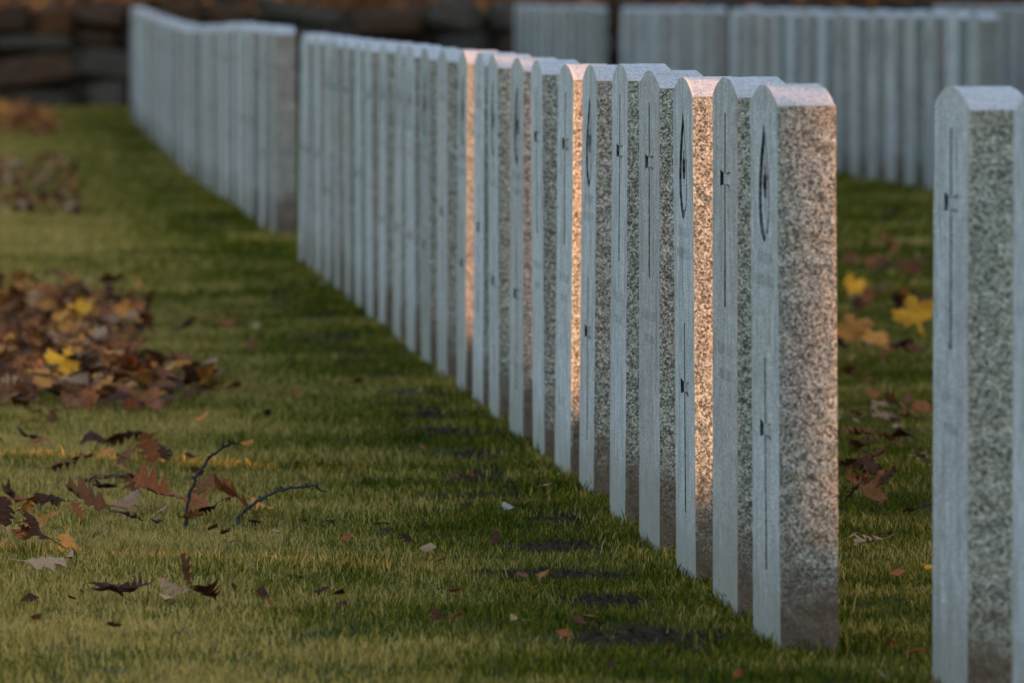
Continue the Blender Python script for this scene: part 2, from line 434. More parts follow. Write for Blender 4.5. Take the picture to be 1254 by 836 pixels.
kind_main = ['emblem', 'high', 'emblem', 'high', 'high', 'emblem', 'high', 'high', 'emblem', 'emblem', 'low', 'emblem', 'low']
for n, (x, y, z, row, i) in enumerate(stones):
    rn = random.Random(n*31 + 7)
    if z is None: z = ground_z(x, y) + rn.uniform(-.004, .004) + (-.008 if row != 'back' else 0)
    kind = kind_main[i] if row == 'main' and i < len(kind_main) else ('high' if row == 'near' else rn.choice(KINDS))
    s = (n*5 + i) % 6
    e = empty('headstone', (x, y, z), (rad(rn.uniform(-.3, .3)), rad(rn.uniform(-.6, .6)), rad(rn.uniform(-.6, .6))))
    if row == 'near': e.rotation_euler = (0, 0, 0)
    txt, grp = WHERE[row]
    tag(e, SPECIAL.get((row, i), txt.format(ordinal(i))), 'headstone', grp)
    obj('slab', slabs[s], e); obj('inscribed_face', plates[(s, kind)], e)

# ------------------------------------------------------------------ dry stone wall and the wooded bank behind it
wall = empty('stone_wall', (4, WALL_Y, ground_z(4, WALL_Y)))
tag(wall, 'dark dry fieldstone wall at the back of the cemetery', 'wall')
rn = random.Random(11)
def rock_mesh(seed):
    r = random.Random(seed); bm = bmesh.new(); bmesh.ops.create_cube(bm, size=1)
    for v in bm.verts: v.co += Vector((r.uniform(-.15, .15), r.uniform(-.08, .08), r.uniform(-.16, .16)))
    bmesh.ops.bevel(bm, geom=bm.edges[:], offset=.17, segments=1, affect='EDGES', profile=.5)
    for v in bm.verts: v.co += Vector((r.uniform(-.02, .02), r.uniform(-.03, .03), r.uniform(-.03, .03)))
    me = bpy.data.meshes.new('wall_stone'); bm.to_mesh(me); bm.free(); return me
rocks = []
for mname in ('wall_grey', 'wall_brown', 'wall_rust', 'wall_grey', 'wall_brown'):
    for k in range(3):
        me = rock_mesh(len(rocks)); me.materials.append(M[mname]); rocks.append(me)
x = -5.8
while x < 12.5:
    seg = rn.uniform(.4, .9); nc = rn.choice((3, 4, 4, 5)); cuts = [rn.uniform(.6, 1.4) for _ in range(nc)]; tot = sum(cuts); zb = -.06
    for c in cuts:
        hh = c/tot*rn.uniform(.82, .93); xx = x + rn.uniform(-.10, .06); end = x + seg + rn.uniform(-.08, .10)
        nst = max(1, int(round((end-xx)/rn.uniform(.35, .6))))
        for k in range(nst):
            w = (end-xx)/nst
            gz = ground_z(x, WALL_Y) - wall.location.z
            o = obj('wall_stone', rn.choice(rocks), wall, (xx + w*(k+.5) - 4, rn.uniform(-.05, .06) + .22, gz + zb + hh/2))
            o.scale = (w*rn.uniform(.86, .98), .40, hh*rn.uniform(.82, .97)); o.rotation_euler = (rn.uniform(-.08, .08), rn.uniform(-.2, .2), rn.uniform(-.08, .08))
        zb += hh
    x += seg
cv = []
me = mesh('core', [(-9.6, .20, -.2), (8.6, .20, -.2), (8.6, .44, -.2), (-9.6, .44, -.2), (-9.6, .22, .70), (8.6, .22, .70), (8.6, .44, .70), (-9.6, .44, .70)],
          [(0, 1, 5, 4), (1, 2, 6, 5), (2, 3, 7, 6), (3, 0, 4, 7), (4, 5, 6, 7), (0, 3, 2, 1)], [M['wall_core']])
obj('rubble_core', me, wall)

# trees on the bank
def tube(pts, radii, seg=8):
    V, F = [], []
    for k, (p, r) in enumerate(zip(pts, radii)):
        p = Vector(p); a = Vector(pts[max(0, k-1)]); b = Vector(pts[min(len(pts)-1, k+1)]); t = (b-a).normalized()
        u = t.orthogonal().normalized(); w = t.cross(u)
        for s in range(seg):
            an = 2*math.pi*s/seg; V.append(p + (u*math.cos(an) + w*math.sin(an))*r)
    for k in range(len(pts)-1):
        for s in range(seg):
            F.append((k*seg+s, k*seg+(s+1) % seg, (k+1)*seg+(s+1) % seg, (k+1)*seg+s))
    F.append(tuple(range(seg))[::-1]); F.append(tuple(range((len(pts)-1)*seg, len(pts)*seg)))
    return V, F
def join(parts):
    V, F = [], []
    for v, f in parts:
        o = len(V); V += list(v); F += [tuple(i+o for i in q) for q in f]
    return V, F
def wood_tree(seed):
    r = random.Random(seed); parts = []
    pts = [(r.uniform(-.05, .05)*k, r.uniform(-.05, .05)*k, -.4 + k*1.1) for k in range(9)]
    parts.append(tube(pts, [.30 - .028*k for k in range(9)], 10)); tips = []
    for k in range(14):
        b = Vector(pts[r.randint(3, 7)]); a = r.uniform(0, 6.28); L = r.uniform(1.5, 3.0)
        q = [b + Vector((math.cos(a)*L*t, math.sin(a)*L*t, L*.6*t + .1*math.sin(t*5))) for t in (0, .35, .7, 1)]
        parts.append(tube(q, [.09, .06, .035, .012], 6)); tips += q[1:]
    tr = mesh('trunk', *join(parts), [M['bark']], True)
    V, F = [], []
    for k in range(2600):
        c = r.choice(tips) + Vector((r.gauss(0, .5), r.gauss(0, .5), r.gauss(0, .45))); s = r.uniform(.06, .13)
        u = Vector((r.gauss(0, 1), r.gauss(0, 1), r.gauss(0, 1))).normalized(); w = u.orthogonal().normalized()
        o = len(V); V += [c-u*s, c+w*s*.7, c+u*s, c-w*s*.7]; F.append((o, o+1, o+2, o+3))
    cr = mesh('crown', V, F, [LEAF['brown'], LEAF['orange']], False, [r.choice((0, 0, 1)) for _ in F])
    return tr, cr
protos = [wood_tree(3), wood_tree(9)]
for k, (x, y) in enumerate([(-3.6, 64), (-.6, 65), (2.0, 63.8), (4.6, 65.6), (7.4, 64.2), (10.2, 65.2), (.6, 67), (6, 68), (-2.5, 69), (9, 70)]):
    t = empty('woodland_tree', (x, y, ground_z(x, y)), (0, 0, k*1.3))
    tag(t, 'autumn woodland tree on the dark bank behind the fieldstone wall', 'tree', 'trees on the bank behind the wall')
    tr, cr = protos[k % 2]; obj('trunk', tr, t); obj('crown', cr, t)

# unseen cedars added at the right; their gaps let low sun onto chosen stones
CA, SA = math.cos(SUN_AZ), math.sin(SUN_AZ); CED_X = 11.0
def pco(x, y): return CA*x + SA*y
slits = []
def slit(i, a, b):
    x, y = stones[i][0], stones[i][1] - SW/2; p = pco(x, y); slits.append((p + a, p + b))
slit(0, .055, .10); slit(2, -.01, .13); slit(6, -.035, .24); slit(8, .055, .11); slit(9, .055, .12); slit(11, -.01, .18)
slits.sort()
def column_mesh(seed):
    V, F = [], []; n, m_ = 20, 16
    for j in range(m_):
        t = j/(m_-1); z = .25 + 6.2*t; prof = min(1, .75 + t*3)*(1 if t < .72 else math.sqrt(max(0, 1-((t-.72)/.28)**2))*.98 + .02)
        for i in range(n):
            a = 2*math.pi*i/n; rr = prof*(1 + .035*noise.noise((math.cos(a)*3, math.sin(a)*3 + seed*9, z*1.5)))
            V.append((rr*math.cos(a), rr*math.sin(a), z))
    for j in range(m_-1):
        for i in range(n): F.append((j*n+i, j*n+(i+1) % n, (j+1)*n+(i+1) % n, (j+1)*n+i))
    F.append(tuple(range(n))[::-1]); F.append(tuple(range((m_-1)*n, m_*n)))
    return mesh('crown', V, F, [M['cedar']], True)
cols = [column_mesh(1), column_mesh(2)]
tv, tf = tube([(0, 0, -.2), (0, 0, .5), (0, 0, 1.5)], [.10, .08, .07]); ctrunk = mesh('trunk', tv, tf, [M['bark']], True)
ivs, p0 = [], pco(CED_X, -6)
for a, b in slits: ivs.append((p0, a)); p0 = b
ivs.append((p0, pco(CED_X, 66)))
kk = 0
for a, b in ivs:
    L = b - a; n = max(1, int(math.ceil(L/2.6)))
    for j in range(n):
        r = L/2 if n == 1 else min(L/n*.62, L/2)
        p = (a+b)/2 if n == 1 else a + r + (L-2*r)*j/(n-1)
        y = (p - CA*CED_X)/SA
        t = empty('sun_blocker_cedar', (CED_X, y, ground_z(CED_X, y)))
        tag(t, 'unseen columnar cedar added to shade the graves, beyond the right edge', 'tree', 'cedars added beyond the right edge to block sun')
        c = obj('crown', cols[kk % 2], t); c.scale = (r, r, 1); c.rotation_euler = (0, 0, kk*.7)
        obj('trunk', ctrunk, t); kk += 1

hv, hf = [], []  # unseen clipped evergreen row, added to keep low sun off the stone feet
hn = 150
for k in range(hn + 1):
    y = -8 + 76*k/hn
    ring = [(-.45, -.1), (-.48, 1.5), (-.40, 2.9), (-.2, 3.06), (.2, 3.06), (.40, 2.9), (.48, 1.5), (.45, -.1)]
    for (a, b) in ring: hv.append((CED_X + a + .05*noise.noise((y*2, b*3, a*4)), y, b + .05*noise.noise((y*1.7, a*5, b))))
for k in range(hn):
    for j in range(7): hf.append((k*8+j, k*8+j+1, (k+1)*8+j+1, (k+1)*8+j))
hf += [tuple(range(8)), tuple(range(hn*8, hn*8+8))[::-1]]
tag(obj('sun_blocker_hedge', mesh('sun_blocker_hedge', hv, hf, [M['cedar']])), 'long clipped evergreen screen, unseen, added beyond the right edge to block low sun', 'sun_blocker_hedge')

# ------------------------------------------------------------------ grass
def tuft(seed, nb, rad_, h0, h1, w):
    r = random.Random(seed); V, F, A = [], [], []
    for k in range(nb):
        a = r.uniform(0, 6.283); q = rad_*math.sqrt(r.random()); b = Vector((q*math.cos(a), q*math.sin(a), -.004))
        h = r.uniform(h0, h1); da = r.uniform(0, 6.283); lean = Vector((math.cos(da), math.sin(da), 0))*h*r.uniform(.15, .95)
        s = Vector((math.cos(da+1.57+r.uniform(-.6, .6)), math.sin(da+1.57), 0))*w*r.uniform(.7, 1.2)/2
        m1 = b + lean*.32 + Vector((0, 0, h*.6)); tip = b + lean + Vector((0, 0, h*r.uniform(.8, 1.0)))
        o = len(V); V += [b-s, b+s, m1+s*.8, m1-s*.8, tip]; F += [(o, o+1, o+2, o+3), (o+3, o+2, o+4)]; A += [r.random()]*5
    me = mesh('grass_tuft', V, F, [M['grass']]); at = me.attributes.new('blade', 'FLOAT', 'POINT'); at.data.foreach_set('value', A); return me
gcol = bpy.data.collections.new('grass_tufts')
for s in range(6):
    gcol.objects.link(bpy.data.objects.new('grass_tuft', tuft(s, 34, .048, .007, .022, .0016)))
for s in range(4):
    gcol.objects.link(bpy.data.objects.new('grass_tuft', tuft(20 + s, 26, .11, .010, .026, .0055)))
rng = np.random.default_rng(4)
pts, scl, knd = [], [], []
def sow(y0, y1, dens, s0, s1):
    xa, xb = -1.0, .136*y1 + 1.0
    n = int((y1-y0)*(xb-xa)*dens)
    X = rng.uniform(xa, xb, n); Y = rng.uniform(y0, y1, n); S = rng.uniform(s0, s1, n)
    keep = (X > .0035*Y - .9) & (X < .136*Y + .9)
    for x, y, s in zip(X[keep], Y[keep], S[keep]):
        if y > WALL_Y + .02: continue
        if .6 < x < 1.6 and rng.random() < bare(x, y)*.80: continue
        if .6 < x < 1.6: s *= 1 - .55*bare(x, y)
        if any(abs(x - (rx + ST/2)) < ST/2 + .006 for rx in (ROW_X, 1.315)) and any(abs(y - q[1]) < SW/2+.005 and abs(x - q[0] - ST/2) < .05 for q in NEARROW): continue
        nz = noise.noise((x*2.2, y*2.2, 5.5)); pts.append((x, y, ground_z(x, y))); scl.append(s*(1 + .35*nz)); knd.append(rng.integers(0, 6) if y < 24 else rng.integers(6, 10))
NEARROW = [q for q in stones if q[0] < 2]
sow(8.6, 14, 1050, .75, 1.3); sow(14, 21, 700, .85, 1.4); sow(21, 24, 500, .9, 1.5); sow(24, 36, 190, .8, 1.3); sow(36, 61.3, 110, .9, 1.4)
# longer blades left by the mower along the foot of the stones
for q in NEARROW:
    if q[3] == 'back' and q[1] > 45: continue
    for k in range(46 if q[1] < 20 else 22):
        side = rng.random()
        if side < .5: x, y = q[0] - abs(rng.normal(0, .028)) - .006, q[1] + rng.uniform(-.24, .22)
        elif side < .75: x, y = q[0] + rng.uniform(-.02, .11), q[1] - SW/2 - .008 - abs(rng.normal(0, .03))
        else: x, y = q[0] + ST + .008 + abs(rng.normal(0, .025)), q[1] + rng.uniform(-.25, .22)
        if rng.random() < .5*bare(x, y): continue
        pts.append((x, y, ground_z(x, y))); scl.append(rng.uniform(.9, 2.1)); knd.append(rng.integers(0, 6))
me = bpy.data.meshes.new('grass'); me.from_pydata(pts, [], [])
at = me.attributes.new('tuft_scale', 'FLOAT', 'POINT'); at.data.foreach_set('value', scl)
at = me.attributes.new('tuft_kind', 'INT', 'POINT'); at.data.foreach_set('value', [int(k) for k in knd])
grass = obj('grass', me); grass['kind'] = 'stuff'; tag(grass, 'short green and straw coloured lawn between the rows of stones', 'grass')
ng = bpy.data.node_groups.new('grass_nodes', 'GeometryNodeTree')
ng.interface.new_socket('Geometry', in_out='INPUT', socket_type='NodeSocketGeometry'); ng.interface.new_socket('Geometry', in_out='OUTPUT', socket_type='NodeSocketGeometry')
gi = ng.nodes.new('NodeGroupInput'); go = ng.nodes.new('NodeGroupOutput')
iop = ng.nodes.new('GeometryNodeInstanceOnPoints'); ci = ng.nodes.new('GeometryNodeCollectionInfo')
ci.inputs['Collection'].default_value = gcol; ci.inputs['Separate Children'].default_value = True
rv = ng.nodes.new('FunctionNodeRandomValue'); rv.data_type = 'FLOAT_VECTOR'; rv.inputs[0].default_value = (-.15, -.15, 0); rv.inputs[1].default_value = (.15, .15, 6.283)
na = ng.nodes.new('GeometryNodeInputNamedAttribute'); na.data_type = 'FLOAT'; na.inputs[0].default_value = 'tuft_scale'
iop.inputs['Pick Instance'].default_value = True
nk = ng.nodes.new('GeometryNodeInputNamedAttribute'); nk.data_type = 'INT'; nk.inputs[0].default_value = 'tuft_kind'; ng.links.new(nk.outputs[0], iop.inputs['Instance Index'])
L = ng.links.new
L(gi.outputs[0], iop.inputs['Points']); L(ci.outputs[0], iop.inputs['Instance']); L(rv.outputs[0], iop.inputs['Rotation']); L(na.outputs[0], iop.inputs['Scale']); L(iop.outputs[0], go.inputs[0])
md = grass.modifiers.new('tufts', 'NODES'); md.node_group = ng

# ------------------------------------------------------------------ leaves
def thick(V, F, t=.0007):
    """give a sheet of quads a real thickness"""
    n = len(V); nor = [Vector((0, 0, 0)) for _ in V]; ed = {}
    for f in F:
        q = [Vector(V[i]) for i in f]; nn = (q[1]-q[0]).cross(q[2]-q[0])
        for i in f: nor[i] += nn
        for a, b in zip(f, f[1:] + f[:1]): ed[(a, b)] = 1
    V2 = [Vector(v) for v in V] + [Vector(v) - (nn.normalized() if nn.length else Vector((0, 0, 1)))*t for v, nn in zip(V, nor)]
    F2 = list(F) + [tuple(i+n for i in f[::-1]) for f in F]
    for (a, b) in ed:
        if (b, a) not in ed: F2.append((b, a, a+n, b+n))
    return V2, F2
def oak_mesh(seed, mat):
    """pointed-lobed oak leaf, length 1 before scaling; curled and buckled"""
    r = random.Random(seed); prof = [(0, .012)]
    lob = 4
    for k in range(lob):
        t0 = .10 + .80*k/lob; wd = (.26, .40, .42, .30)[k]*r.uniform(.85, 1.12)
        prof += [(t0, (.04, .11, .13, .11)[k]), (t0+.06, wd*.72), (t0+.12, wd), (t0+.165, wd*.62)]
    prof += [(.90, .09), (.95, .10), (1.0, .004)]
    sweep = lambda w: w*.35
    bend, roll, tw = r.uniform(-.5, 1.5), r.uniform(.3, 2.0)*r.choice((1, 1, -1)), r.uniform(-.8, .8)
    V, F = [], []
    def put(x, y):
        z = .13*noise.noise((x*3+seed, y*3, seed*.7)) + .05*noise.noise((x*9+seed, y*9, 2.0)) + .75*roll*x*x + .28*bend*(y-.4)**2 + tw*x*(y-.5)*.6
        return (x, y + 0, z)
    cols_ = 5
    for (t, w) in prof:
        for c in range(cols_):
            u = (c - 2)/2; x = u*w; V.append(put(x, min(1.02, t + sweep(abs(x)))))
    for k in range(len(prof)-1):
        for c in range(cols_-1): F.append((k*cols_+c, k*cols_+c+1, (k+1)*cols_+c+1, (k+1)*cols_+c))
    V, F = thick(V, F, .008)
    sv, sf = tube([put(0, .03), (0.01, -.10, .02 + V[2].z), (.03, -.26, .06 + V[2].z)], [.010, .008, .012], 5)
    V, F = join([(V, F), (sv, sf)])
    return mesh('oak_leaf', V, F, [mat], False)
def maple_mesh(seed, mat):
    r = random.Random(seed); o = maple_outline(.5)
    den = []
    for a, b in zip(o, o[1:] + o[:1]):
        den.append(a); den.append(((a[0]+b[0])/2*r.uniform(.95, 1.03), (a[1]+b[1])/2*r.uniform(.95, 1.03)))
    bend, roll = r.uniform(-.6, 1.2), r.uniform(-.8, 1.4)
    def put(x, y): return (x, y, .13*noise.noise((x*4+seed, y*4, seed*.3)) + .9*roll*x*x + .5*bend*y*y)
    V = [put(0, -.05)]; n = len(den)
    for s in (.35, .7, 1.0): V += [put(x*s, (y+.05)*s - .05) for x, y in den]
    F = [(0, 1+(i+1) % n, 1+i) for i in range(n)]
    for k in range(2):
        for i in range(n): j = (i+1) % n; F.append((1+k*n+i, 1+k*n+j, 1+(k+1)*n+j, 1+(k+1)*n+i))
    V, F = thick(V, F, .008)
    sv, sf = tube([put(0, -.25), (.02, -.45, .03), (.05, -.62, .10)], [.010, .008, .011], 5)
    V, F = join([(V, F), (sv, sf)])
    return mesh('maple_leaf', V, F, [mat], False)
OAK = {c: [oak_mesh(k*3 + j*17 + 1, LEAF[c]) for j in range(5)] for k, c in enumerate(LEAF)}
MAP = {c: [maple_mesh(k*5 + j*11 + 2, LEAF[c]) for j in range(4)] for k, c in enumerate(LEAF)}
CNAME = {'brown': 'brown', 'dark': 'dark brown', 'red': 'reddish brown', 'tan': 'tan', 'orange': 'orange brown', 'yellow': 'yellow', 'pale': 'pale grey brown'}
lr = random.Random(77)
def leaf(px, py, wpx, color, label, kind='oak', tilt=None, group=None, lift=.027, yaw=None):
    p = on_ground(px, py); dist = p.y; size = wpx*dist/FPX
    L_ = size*(1.15 if kind == 'oak' else 1.35); L_ = max(.03, min(.18, L_))
    me = lr.choice((OAK if kind == 'oak' else MAP)[color])
    name = 'oak_leaf' if kind == 'oak' else 'maple_leaf'
    o = obj(name, me, None, (p.x, p.y, p.z + lift)); o.scale = (L_,)*3
    if tilt is None: tilt = lr.uniform(-.35, .55)
    o.rotation_euler = (tilt, lr.uniform(-.45, .45), (lr.uniform(-.5, .5) if tilt > .85 else lr.uniform(0, 6.28)) if yaw is None else yaw)
    if kind == 'oak':   # rest the middle of the leaf on the spot
        o.location -= o.rotation_euler.to_matrix() @ Vector((0, .45*L_, 0)) if abs(tilt) < .9 else Vector((0, 0, .01))
        o.location.z = max(o.location.z, p.z + lift*.7)
    if kind == 'maple' and tilt > .5: o.location.z = p.z + lift*.5 + L_*.33*math.sin(tilt)
    if kind == 'maple' and group == RG: o.scale = (L_*1.25,)*3; o.location.z += .012
    tag(o, label, 'leaf', group)
    return o
LG = 'single fallen leaves on the left lawn'; RG = 'single fallen leaves on the grass right of the stones'
SINGLE = [
 (34, 531, 22, 'orange', 'small orange brown leaf just below the leaf drift at far left'),
 (36, 548, 42, 'dark', 'dark crumpled leaf below the small orange leaf at far left'),
 (112, 549, 40, 'dark', 'dark flat leaf, left one of the string of leaves below the drift'),
 (145, 549, 44, 'brown', 'brown curled leaf in the middle of the string of leaves below the drift'),
 (172, 546, 30, 'dark', 'dark curled leaf, right end of the string of leaves below the drift'),
 (191, 582, 38, 'red', 'broad brown oak leaf standing upright on the left lawn', 'oak', 1.25),
 (235, 574, 16, 'dark', 'small dark leaf above the tall twig'),
 (128, 571, 24, 'orange', 'small orange leaf left of the upright oak leaf'),
 (77, 582, 48, 'brown', 'long flat brown leaf on dry grass at left'),
 (149, 590, 20, 'orange', 'small round orange leaf below the upright oak leaf'),
 (301, 557, 14, 'orange', 'tiny bright orange leaf right of the tall twig'),
 (125, 611, 42, 'dark', 'thin dark leaf lying flat above the row of lobed leaves'),
 (25, 630, 44, 'red', 'reddish brown leaf at the left end of the row of lobed leaves'),
 (30, 638, 24, 'orange', 'small pinkish orange leaf below the reddish leaf at left'),
 (65, 628, 46, 'dark', 'dark curled leaf in the row of lobed leaves at left'),
 (110, 636, 58, 'brown', 'brown leaf with lobes pointing up, middle of the lobed row', 'oak', .5, 1.5),
 (155, 648, 34, 'dark', 'dark leaf with grey underside right of the lobed row'),
 (203, 630, 68, 'red', 'large reddish brown oak leaf just left of the tall twig', 'oak', .55, 1.5),
 (290, 640, 64, 'red', 'large red brown oak leaf with raised lobes behind the bent twig', 'oak', .55, 1.2),
 (318, 632, 30, 'orange', 'orange brown leaf beside the large oak leaf at the bent twig'),
 (343, 616, 18, 'red', 'small red brown leaf above the bent twig'),
 (364, 609, 22, 'brown', 'small brown leaf under the tip of the bent twig'),
 (253, 640, 30, 'dark', 'dark leaf between the two twigs'),
 (230, 650, 32, 'orange', 'orange brown leaf at the foot of the tall twig'),
 (193, 657, 13, 'dark', 'tiny dark leaf left of the foot of the tall twig'),
 (311, 656, 18, 'dark', 'small dark leaf below the bent twig'),
 (275, 670, 18, 'brown', 'small brown leaf in dry grass below the twigs'),
 (6, 662, 44, 'dark', 'large dark leaf cut by the left edge of the picture', 'oak', .9),
 (30, 674, 50, 'tan', 'narrow tan leaf leaning on the curled dark leaf at left'),
 (48, 680, 50, 'dark', 'dark leaf curled upright near the left edge', 'oak', .7, 1.3),
 (58, 706, 58, 'tan', 'long tan leaf lying flat near the left edge', 'oak', .1, -1.5),
 (233, 730, 36, 'brown', 'narrow brown leaf curled upright above the dark group in front', 'oak', 1.3, 1.25),
 (135, 742, 54, 'dark', 'dark brown leaf, left end of the front leaf group'),
 (168, 740, 44, 'dark', 'dark red leaf, second from the left in the front leaf group'),
 (220, 741, 40, 'tan', 'tan leaf in the middle of the front leaf group'),
 (255, 748, 48, 'dark', 'dark spiky oak leaf, right end of the front leaf group', 'oak', .4, 2.8),
 (397, 741, 22, 'dark', 'small dark folded leaf alone on grass right of the front group'),
 (142, 788, 10, 'dark', 'tiny dark leaf near the bottom left'),
 (571, 639, 18, 'dark', 'small dark leaf on grass left of the bare soil patches'),
 (663, 725, 17, 'orange', 'small orange leaf in the grass before the near headstones'),
 (534, 777, 14, 'dark', 'small dark leaf near the bottom middle'),
 (556, 777, 20, 'red', 'small red brown leaf near the bottom middle'),
 (535, 705, 11, 'red', 'tiny pinkish leaf in the middle of the front lawn'),
 (424, 677, 18, 'red', 'small pinkish brown leaf below the bent twig tip'),
 (500, 679, 17, 'dark', 'small grey dark leaf in the middle of the front lawn'),
 (405, 656, 12, 'dark', 'tiny dark leaf right of the bent twig'),
 (665, 613, 20, 'tan', 'small tan leaf beside the bare soil by the sixth headstone'),
 (620, 636, 12, 'pale', 'tiny pale leaf on grass left of the bare soil patches'),
 (436, 479, 24, 'red', 'reddish brown leaf alone on the green middle lawn'),
 (504, 498, 22, 'pale', 'pale leaf on the green middle lawn'),
 (490, 493, 16, 'tan', 'small tan leaf touching the pale leaf on the middle lawn'),
 (275, 408, 34, 'red', 'reddish leaf right of the upper leaf drift'),
 (255, 439, 28, 'red', 'dull reddish leaf right of the gap in the leaf drift'),
 (308, 436, 26, 'brown', 'brown leaf farthest right of the leaf drift'),
 (241, 402, 14, 'yellow', 'small yellow leaf right of the upper leaf drift'),
 (224, 414, 34, 'dark', 'dark leaf under the small yellow leaf by the drift'),
 (212, 393, 16, 'brown', 'small brown leaf at the right tip of the upper drift'),
 (328, 520, 15, 'dark', 'tiny dark leaf right of the lower drift'),
 (175, 314, 22, 'orange', 'blurred orange leaf alone on the far lawn', 'maple'),
 (125, 238, 14, 'orange', 'blurred small orange leaf near the far left drift', 'maple'),
 (55, 172, 12, 'yellow', 'blurred small yellow leaf before the wall', 'maple'),
]
for s in SINGLE: leaf(*s[:4], s[4], *(s[5:6] or ('oak',)), tilt=(s[6] if len(s) > 6 else None), yaw=(s[7] if len(s) > 7 else None), group=LG)
RIGHT = [
 (1047, 374, 28, 'yellow', 'small bright yellow maple leaf beside the nearest headstone', 'maple', .8),
 (1102, 381, 30, 'orange', 'orange brown leaf right of the small yellow one', 'maple', .4),
 (1123, 418, 42, 'yellow', 'large golden maple leaf standing up by the blurred right stone', 'maple', 1.1),
 (1048, 436, 40, 'orange', 'orange yellow leaf standing beside the nearest headstone', 'maple', 1.1),
 (1078, 437, 36, 'orange', 'orange brown leaf leaning on the orange yellow leaf', 'maple', .6),
 (1132, 374, 34, 'dark', 'dark leaf behind the golden maple leaf'),
 (1100, 436, 40, 'dark', 'dark leaf under the golden maple leaf'),
 (1126, 328, 42, 'brown', 'blurred brown leaf high in the strip right of the nearest stone'),
 (1093, 266, 32, 'brown', 'blurred brown leaf farthest back in the right strip'),
 (1070, 330, 30, 'red', 'blurred reddish leaf above the small yellow leaf'),
 (1040, 470, 30, 'brown', 'brown leaf below the orange yellow leaf'),
 (1108, 525, 54, 'brown', 'brown oak leaf with raised lobes by the blurred right stone', 'oak', .5, 1.2),
 (1048, 543, 44, 'red', 'brown leaf lying flat beside the nearest stone'),
 (1105, 548, 44, 'dark', 'dark leaf below the raised oak leaf at right'),
 (1034, 585, 34, 'dark', 'dark reddish leaf touching the nearest stone edge'),
 (1053, 618, 36, 'red', 'red brown leaf leaning in the right strip', 'oak', .6, 1.4),
 (1070, 596, 30, 'brown', 'thin brown leaf above the red brown leaning leaf'),
 (1136, 634, 20, 'dark', 'small dark leaf against the blurred right stone'),
 (1068, 681, 38, 'tan', 'pale tan leaf lying flat low in the right strip'),
 (1040, 676, 14, 'tan', 'tiny tan leaf beside the pale tan leaf'),
 (1123, 820, 32, 'orange', 'orange brown leaf at the bottom by the blurred right stone'),
 (1141, 724, 18, 'yellow', 'small yellowish leaf at the foot of the blurred right stone', 'maple'),
 (1110, 500, 24, 'brown', 'small brown leaf above the raised oak leaf at right'),
]
for s in RIGHT: leaf(*s[:4], s[4], *(s[5:6] or ('oak',)), tilt=(s[6] if len(s) > 6 else None), yaw=(s[7] if len(s) > 7 else None), group=RG)
BRIGHT = [(73, 478, 44, 'yellow', 'large golden maple leaf standing out of the lower leaf drift', 'maple', 1.15), (140, 463, 18, 'orange', 'small orange leaf upright right of the golden maple leaf', 'maple', 1.2),
 (20, 374, 26, 'orange', 'orange leaf at the upper left of the drift', 'maple', .9), (98, 402, 30, 'yellow', 'yellow leaf in the middle of the upper drift', 'maple', .9),
 (155, 408, 36, 'orange', 'golden orange leaf at the right of the upper drift', 'maple', 1.0), (50, 400, 30, 'tan', 'tan leaf upright in the upper drift', 'oak', 1.2),
 (83, 418, 26, 'orange', 'pinkish orange leaf in the upper drift', 'maple', .8), (185, 462, 14, 'orange', 'tiny orange leaf above the right tip of the lower drift', 'maple', 1.1),
 (10, 404, 40, 'tan', 'pale tan leaf at the left edge of the upper drift', 'oak', .3), (120, 393, 20, 'orange', 'small orange leaf behind the yellow leaf in the drift', 'maple', .7)]
for s in BRIGHT: leaf(*s[:4], s[4], s[5], tilt=s[6], lift=.04, group='bright leaves in the left leaf drift')
def drift(n, poly, colors, wr, label, group, lift, kinds=('oak', 'oak', 'oak', 'maple')):
    xs = [p[0] for p in poly]; ys = [p[1] for p in poly]; k = 0
    while k < n:
        x, y = lr.uniform(min(xs), max(xs)), lr.uniform(min(ys), max(ys))
        ins = False; j = len(poly)-1
        for i in range(len(poly)):
            (xi, yi), (xj, yj) = poly[i], poly[j]
            if (yi > y) != (yj > y) and x < (xj-xi)*(y-yi)/(yj-yi) + xi: ins = not ins
            j = i
        if not ins: continue
        c = lr.choice(colors); u_ = (x - min(xs))/(max(xs)-min(xs)); v_ = (y - min(ys))/(max(ys)-min(ys)); where = ('back ' if v_ < .33 else 'middle ' if v_ < .67 else 'front ') + ('left' if u_ < .4 else 'centre' if u_ < .7 else 'right')
        leaf(x, y, lr.uniform(*wr), c, label.format(CNAME[c], where), lr.choice(kinds), tilt=lr.uniform(-.9, .84), lift=lr.uniform(*lift), group=group.format(CNAME[c])); k += 1
DC = ['brown', 'brown', 'dark', 'dark', 'red', 'red', 'red', 'red', 'tan', 'orange', 'orange', 'orange']
drift(100, [(-40, 372), (60, 362), (160, 362), (186, 395), (178, 428), (60, 436), (-40, 436)], DC, (22, 36), '{} leaf heaped at the {} of the upper left drift', '{} leaves of the upper drift', (.02, .085))
drift(135, [(-40, 436), (60, 440), (150, 446), (282, 478), (278, 492), (130, 502), (40, 512), (-40, 512)], DC, (22, 38), '{} leaf heaped at the {} of the lower left drift', '{} leaves of the lower drift', (.02, .085))
drift(36, [(-30, 200), (60, 198), (104, 222), (95, 262), (30, 275), (-30, 270)], DC, (10, 22), 'blurred {} leaf at the {} of the small drift halfway to the wall', '{} leaves of the small far drift', (.03, .08))
drift(44, [(-30, 146), (40, 146), (75, 152), (40, 166), (-30, 168)], ['orange', 'orange', 'red', 'brown', 'yellow'], (10, 18), 'blurred {} leaf at the {} of the heap near the wall foot', '{} leaves near the wall', (.02, .17))

